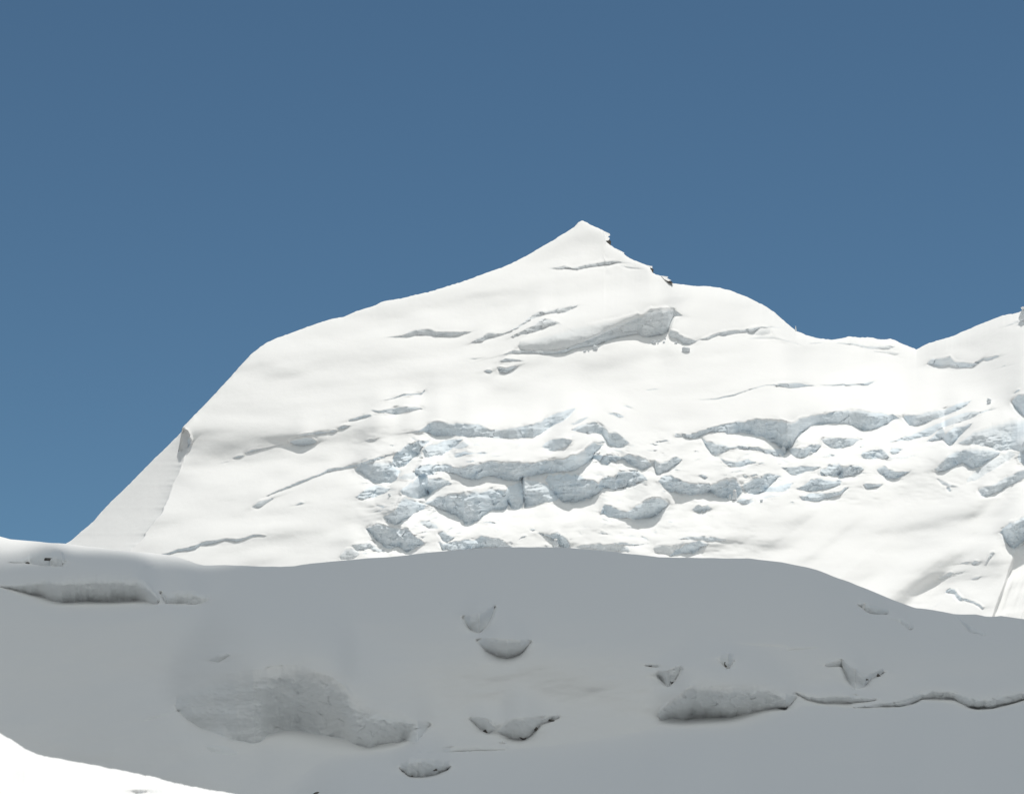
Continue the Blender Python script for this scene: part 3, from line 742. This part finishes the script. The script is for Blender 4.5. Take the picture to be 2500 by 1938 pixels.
# ------------------------------------------------------------------ cloud that shades the hill (unseen, added above the frame, outline shaped to the shadow)
def build_cloud():
    m = bpy.data.materials.new("cloud white")
    m.use_nodes = True
    n, l = m.node_tree.nodes, m.node_tree.links
    n.clear()
    o = n.new('ShaderNodeOutputMaterial')
    d = n.new('ShaderNodeBsdfDiffuse'); d.inputs['Color'].default_value = (.93, .93, .93, 1)
    tr = n.new('ShaderNodeBsdfTranslucent'); tr.inputs['Color'].default_value = (.88, .91, .95, 1)
    mxs = n.new('ShaderNodeMixShader'); mxs.inputs['Fac'].default_value = 0.92
    l.new(d.outputs[0], mxs.inputs[1]); l.new(tr.outputs[0], mxs.inputs[2])
    l.new(mxs.outputs[0], o.inputs['Surface'])
    Hc = 5200.0
    off = np.array([SUN.x, SUN.y]) / SUN.z * Hc
    # outline of the wanted shadow on the hill
    def q(x, y):
        p = pt(x, y, depth_at(HGRID, x, y))
        return (p[0] - SUN.x / SUN.z * p[2], p[1] - SUN.y / SUN.z * p[2])
    edge = [q(-60, 1318), q(60, 1334), q(200, 1348), q(330, 1361), q(430, 1371)]
    edge += [(edge[-1][0] + 25, edge[-1][1] + 60), (0, 960), (180, 980), (420, 900), (560, 600), (480, 300), (250, 190), (0, 170), (-200, 190), (-380, 330), (-360, 520), (-250, 610)]
    e = np.array(edge)
    nr, nt = 60, 360
    cxg, cyg = 60.0, 560.0
    ang = np.arctan2(e[:, 1] - cyg, e[:, 0] - cxg) % (2 * math.pi); rad_ = np.hypot(e[:, 0] - cxg, e[:, 1] - cyg)
    o_ = np.argsort(ang)
    th = np.linspace(0, 2 * math.pi, nt)
    rad = np.interp(th, ang[o_], rad_[o_], period=2 * math.pi)
    rad = rad * (1 + .012 * vnoise(np.cos(th) * 9 + 9, np.sin(th) * 9 + 9, 402) + .004 * vnoise(np.cos(th) * 40 + 50, np.sin(th) * 40 + 50, 404))
    rr = np.linspace(0, 1, nr)
    RR, TH = np.meshgrid(rr, th, indexing='ij')
    bx = RR * rad[None] * np.cos(TH); by = RR * rad[None] * np.sin(TH)
    bump = fbm(bx / 90 + 30, by / 90 + 30, 403, 5)
    thick = np.sqrt(np.clip(1 - RR ** 4, 0, 1))
    zt = Hc + thick * (150 + 110 * bump); zb = Hc - thick * (35 + 30 * bump)
    top = np.stack([cxg + off[0] + bx, cyg + off[1] + by, zt], -1)
    bot = np.stack([cxg + off[0] + bx, cyg + off[1] + by, zb], -1)
    allp = np.concatenate([top, bot[::-1][1:]], 0)
    ob = grid_mesh("cloud", allp, np.zeros(allp.shape[:2]), m)
    ob['kind'] = 'structure'
    ob['label'] = 'unseen white cloud added above the frame to shade the hill'
build_cloud()

# ------------------------------------------------------------------ single things: cornices, ice blocks, rocks
import bmesh
def link(name, bm, mat, parent=None, shade=True):
    me = bpy.data.meshes.new(name)
    bm.to_mesh(me); bm.free()
    for p in me.polygons: p.use_smooth = shade
    me.materials.append(mat)
    o = bpy.data.objects.new(name, me)
    scene.collection.objects.link(o)
    if parent is not None: o.parent = parent
    return o
def tag(o, label, cat, group=None):
    o['label'] = label; o['category'] = cat
    if group: o['group'] = group
    return o
def empty(name, loc):
    o = bpy.data.objects.new(name, None); o.location = loc; scene.collection.objects.link(o); return o

def chunk_bm(sx, sy, sz, seed, n=26, sub=2, rough=.07, power=.55):
    """angular broken block: hull of scattered points, edges worn and surface roughened"""
    rnd = random.Random(seed)
    bm = bmesh.new()
    for i in range(n):
        v = Vector((rnd.gauss(0, 1), rnd.gauss(0, 1), rnd.gauss(0, 1))).normalized()
        m = max(abs(c) for c in v) ** power
        v = v / m * rnd.uniform(.82, 1.0)
        bm.verts.new((v.x * sx / 2, v.y * sy / 2, v.z * sz / 2))
    r = bmesh.ops.convex_hull(bm, input=bm.verts[:])
    junk = [g for g in r['geom_interior'] if isinstance(g, bmesh.types.BMVert)]
    bmesh.ops.delete(bm, geom=list(set(junk)), context='VERTS')
    bmesh.ops.subdivide_edges(bm, edges=bm.edges[:], cuts=sub, use_grid_fill=True)
    mn = min(sx, sy, sz)
    bmesh.ops.smooth_vert(bm, verts=bm.verts[:], factor=.35, use_axis_x=True, use_axis_y=True, use_axis_z=True)
    for v in bm.verts:
        d = v.co.normalized()
        q_ = fbm(np.array([v.co.x / mn * 2.3 + seed * 3.1 + 50]), np.array([v.co.z / mn * 2.3 + v.co.y / mn * 1.7 + 50]), 500 + seed % 50, 3)[0]
        v.co += d * q_ * rough * mn * 1.6
    return bm

def chunk(name, label, cat, grid, x, y, w, h, mat, seed, group=None, tilt=0, depth=None, sink=.3, bury=.2):
    D = depth_at(grid, x, y + h * .45)
    s_ = D * TT
    c = pt(x, y + h * bury * .4, D + w * s_ * sink * .5)
    dep = (depth or .5 * (w + h)) * s_
    bm = chunk_bm(w * s_, dep, h * s_ * 1.25, seed)
    o = link(name, bm, mat, shade=False)
    o.location = Vector(c)
    o.rotation_euler = (0, tilt, random.Random(seed).uniform(-.3, .3))
    return tag(o, label, cat, group)

G1 = 'ice blocks fallen below the upper cliff'
for i, (x, y, w, h, lab) in enumerate([
    (1596, 835, 13, 10, 'largest grey ice block in the cluster under the upper cliff'),
    (1609.6, 832, 7, 6, 'small ice block right beside the largest one under the upper cliff'),
    (1606, 838, 4, 4, 'tiny ice chip below the pair of blocks under the upper cliff'),
    (1621, 835, 7, 6, 'middle ice block of the scatter under the upper cliff'),
    (1624, 827, 5, 3.5, 'highest ice crumb of the scatter, close to the cliff foot'),
    (1650, 837, 9, 6, 'ice block at the right end of the scatter beside the ice wall'),
    (1674.5, 854, 22, 13, 'wedge shaped dark ice block lying alone right of the scatter'),
    (1454, 848, 12, 13, 'upright ice block standing at the foot of the long upper cliff'),
    (1428, 857.5, 9, 4.5, 'low ice lump left of the upright block below the long cliff'),
    (1437, 856.5, 5, 4, 'ice crumb between the low lump and the upright block')]):
    chunk('ice_block', lab, 'ice block', MGRID, x, y, w, h, MAT_ICE, 11 + i, G1)
G2 = 'loose ice in the icefall'
for i, (x, y, w, h, lab) in enumerate([
    (2414.7, 978.7, 14, 13, 'round pitted ice boulder alone on the bright slope at the right'),
    (1912, 1098, 13, 19, 'jagged ice block at the right tip of the long broken ledge'),
    (1980, 1106, 12, 8, 'small pale ice block under the ragged ledge beside the lens shaped hollow'),
    (2340, 893, 13, 9, 'ice block in the shaded notch below the right hand ridge'),
    (1859, 1222, 8, 7, 'small brown ice lump below the lower ledge'),
    (951, 1208, 8, 8, 'little dark ice tooth on the bright ramp at the left of the icefall')]):
    chunk('ice_block', lab, 'ice block', MGRID, x, y, w, h, MAT_ICE, 31 + i, G2)

def serac(label, x, y, w, h, seed, grid=MGRID):
    D = depth_at(grid, x, y + h * .5); s_ = D * TT
    root = empty('serac', Vector(pt(x, y + h * .5, D)))
    tag(root, label, 'serac', 'ice towers in the icefall')
    bm = chunk_bm(w * s_, w * s_ * 1.1, h * s_, seed, n=34, sub=3, power=.8)
    for v in bm.verts:                                   # taper to the top
        t_ = (v.co.z / (h * s_) + .5)
        v.co.x *= 1.15 - .5 * t_; v.co.y *= 1.15 - .5 * t_
        v.co.z += h * s_ * .45
    link('ice_tower', bm, MAT_ICE, root, shade=False)
    bm = chunk_bm(w * s_ * .72, w * s_ * .8, h * s_ * .22, seed + 5, n=30, sub=3, rough=.03, power=.3)
    for v in bm.verts: v.co.z += h * s_ * .93
    link('snow_cap', bm, MAT_MOUNTAIN, root)
    return root
serac('pointed ice tower standing in front of the wide broken wall', 1794, 1208, 13, 26, 61)
serac('short ice tower leaning left of the pointed tower', 1783, 1214, 9, 14, 62)
serac('ice tower cut off by the right edge on the skyline ridge', 2504, 766, 34, 34, 63)
serac('tiny ice pinnacle on the skyline at the foot of the rounded dome', 1943, 802, 4, 12, 64)
serac('ice tower at the right end of the curved lower mound', 1357, 1326, 14, 22, 65)

def prism(poly, D, thick, mat, name, parent, k=2.0, org=None, lift=0):
    """outline in photo directions turned into a solid with sloping front"""
    s_ = D * TT
    bm = bmesh.new()
    yb = max(p[1] for p in poly)
    fr = [bm.verts.new(Vector(pt(x, y, D + (yb - y) * s_ * k + lift)) - org) for x, y in poly]
    bk = [bm.verts.new(Vector(pt(x, y, D + (yb - y) * s_ * k + lift + thick)) - org) for x, y in poly]
    n_ = len(poly)
    bm.faces.new(fr); bm.faces.new(bk[::-1])
    for i in range(n_):
        bm.faces.new([fr[(i + 1) % n_], fr[i], bk[i], bk[(i + 1) % n_]])
    bmesh.ops.triangulate(bm, faces=[f for f in bm.faces if len(f.verts) > 4])
    bmesh.ops.recalc_face_normals(bm, faces=bm.faces[:])
    bmesh.ops.subdivide_edges(bm, edges=bm.edges[:], cuts=2, use_grid_fill=True)
    for v in bm.verts:
        v.co += Vector((fbm(np.array([v.co.x * .6 + 40.]), np.array([v.co.z * .6 + 40.]), 600, 2)[0], 0, fbm(np.array([v.co.x * .6 + 90.]), np.array([v.co.z * .6 + 40. + v.co.y * .2]), 601, 2)[0])) * s_ * .9
    return link(name, bm, mat, parent, shade=False)

for lab, cap, rock in [
    ('largest snow cornice jutting right just below the summit point, dark rock under it',
     [(1440, 549), (1460, 557), (1474, 564.5), (1488, 570.5), (1489.5, 575), (1484, 577.5), (1488.5, 582), (1486, 587), (1476, 588.5), (1462, 582)],
     [(1475, 587.5), (1487, 585), (1491.5, 589), (1491, 599.5), (1484, 595)]),
    ('smallest snow cornice on the summit ridge, a thin tooth with a speck of rock',
     [(1508, 609), (1518, 614.5), (1524, 617.5), (1522.5, 621), (1514, 618)], [(1519, 619.5), (1525, 621.5), (1527.5, 628), (1521, 624)]),
    ('blunt snow cornice with layered dark rock where the summit ridge levels out',
     [(1566, 643), (1580, 648), (1592, 650.5), (1592.5, 655), (1590, 659), (1591.5, 663), (1586, 664), (1578, 655)], [(1588, 653), (1595.5, 658), (1594.5, 667), (1587, 666)]),
    ('lowest ragged snow cornice on the ridge right of the summit, above the saddle',
     [(1614, 673.5), (1631, 676), (1628, 679.5), (1638, 684.5), (1632, 687), (1622, 682)], [(1630, 684), (1640, 687.5), (1642.5, 692), (1632, 690)])]:
    D = depth_at(MGRID, cap[0][0] - 4, max(p[1] for p in cap) + 2) - 2
    org = Vector(pt(cap[0][0], cap[0][1], D))
    root = empty('snow_cornice', org)
    tag(root, lab, 'cornice', 'snow cornices on the ridge right of the summit')
    prism(cap, D, 22, MAT_MOUNTAIN, 'snow_cap', root, org=org, lift=9)
    prism(rock, D, 14, MAT_ROCK, 'rock_band', root, k=.6, org=org, lift=11)

G3 = 'dark rocks showing in the shaded hill'
for i, (x, y, w, h, tl, lab) in enumerate([
    (121, 1364, 30, 7, .05, 'flat dark rock inside the small hollow near the left skyline'),
    (67, 1373.5, 14, 5, .1, 'small dark rock at the lip of the small hollow near the left edge'),
    (1275, 1796, 24, 13, -.2, 'black rock at the bottom of the pointed hollow in the lower middle'),
    (1304, 1774, 34, 10, -.75, 'slanting dark rock up the right side of the pointed hollow'),
    (1338, 1755, 40, 5, -.25, 'thin line of rock trailing right from the pointed hollow'),
    (1189, 1782, 30, 9, .35, 'dark rock in the smaller dimple left of the pointed hollow'),
    (1005, 1889, 22, 8, .1, 'dark rock under the left end of the low overhang at the bottom'),
    (1057, 1877, 26, 7, -.15, 'dark rock under the right end of the low overhang at the bottom'),
    (1592, 1623, 18, 4, .2, 'thin dark rock left of the vertical notch'),
    (1640, 1656, 12, 22, .2, 'tall dark rock in the vertical notch left of the crumbling wall'),
    (1772, 1620, 9, 12, .3, 'small dark rock alone in the dimple above the crumbling wall'),
    (2373, 1722, 18, 9, .4, 'black rock in the crack at the far right'),
    (2139, 1645, 30, 8, -.4, 'brown rock in the scooped hollow on the right'),
    (2112, 1658, 24, 4, 0, 'narrow brown rock at the bottom of the scooped hollow'),
    (772, 1935, 18, 6, .4, 'dark rock tip cut off by the bottom edge')]):
    chunk('rock', lab, 'rock', HGRID, x, y, w, h, MAT_ROCK, 81 + i, G3, tilt=-tl, sink=.25, depth=.35 * w, bury=.3)
G4 = 'ice lumps on the shaded hill'
for i, (x, y, w, h, lab) in enumerate([
    (1031, 1887, 14, 13, 'pale ice lump between the dark rocks of the low overhang'),
    (1228, 1811, 15, 8, 'grey ice lump below the two middle hollows'),
    (2110, 1478, 12, 16, 'small ice fin at the left end of the hollow near the right skyline')]):
    chunk('ice_lump', lab, 'ice lump', HGRID, x, y, w, h, MAT_HILL, 121 + i, G4)
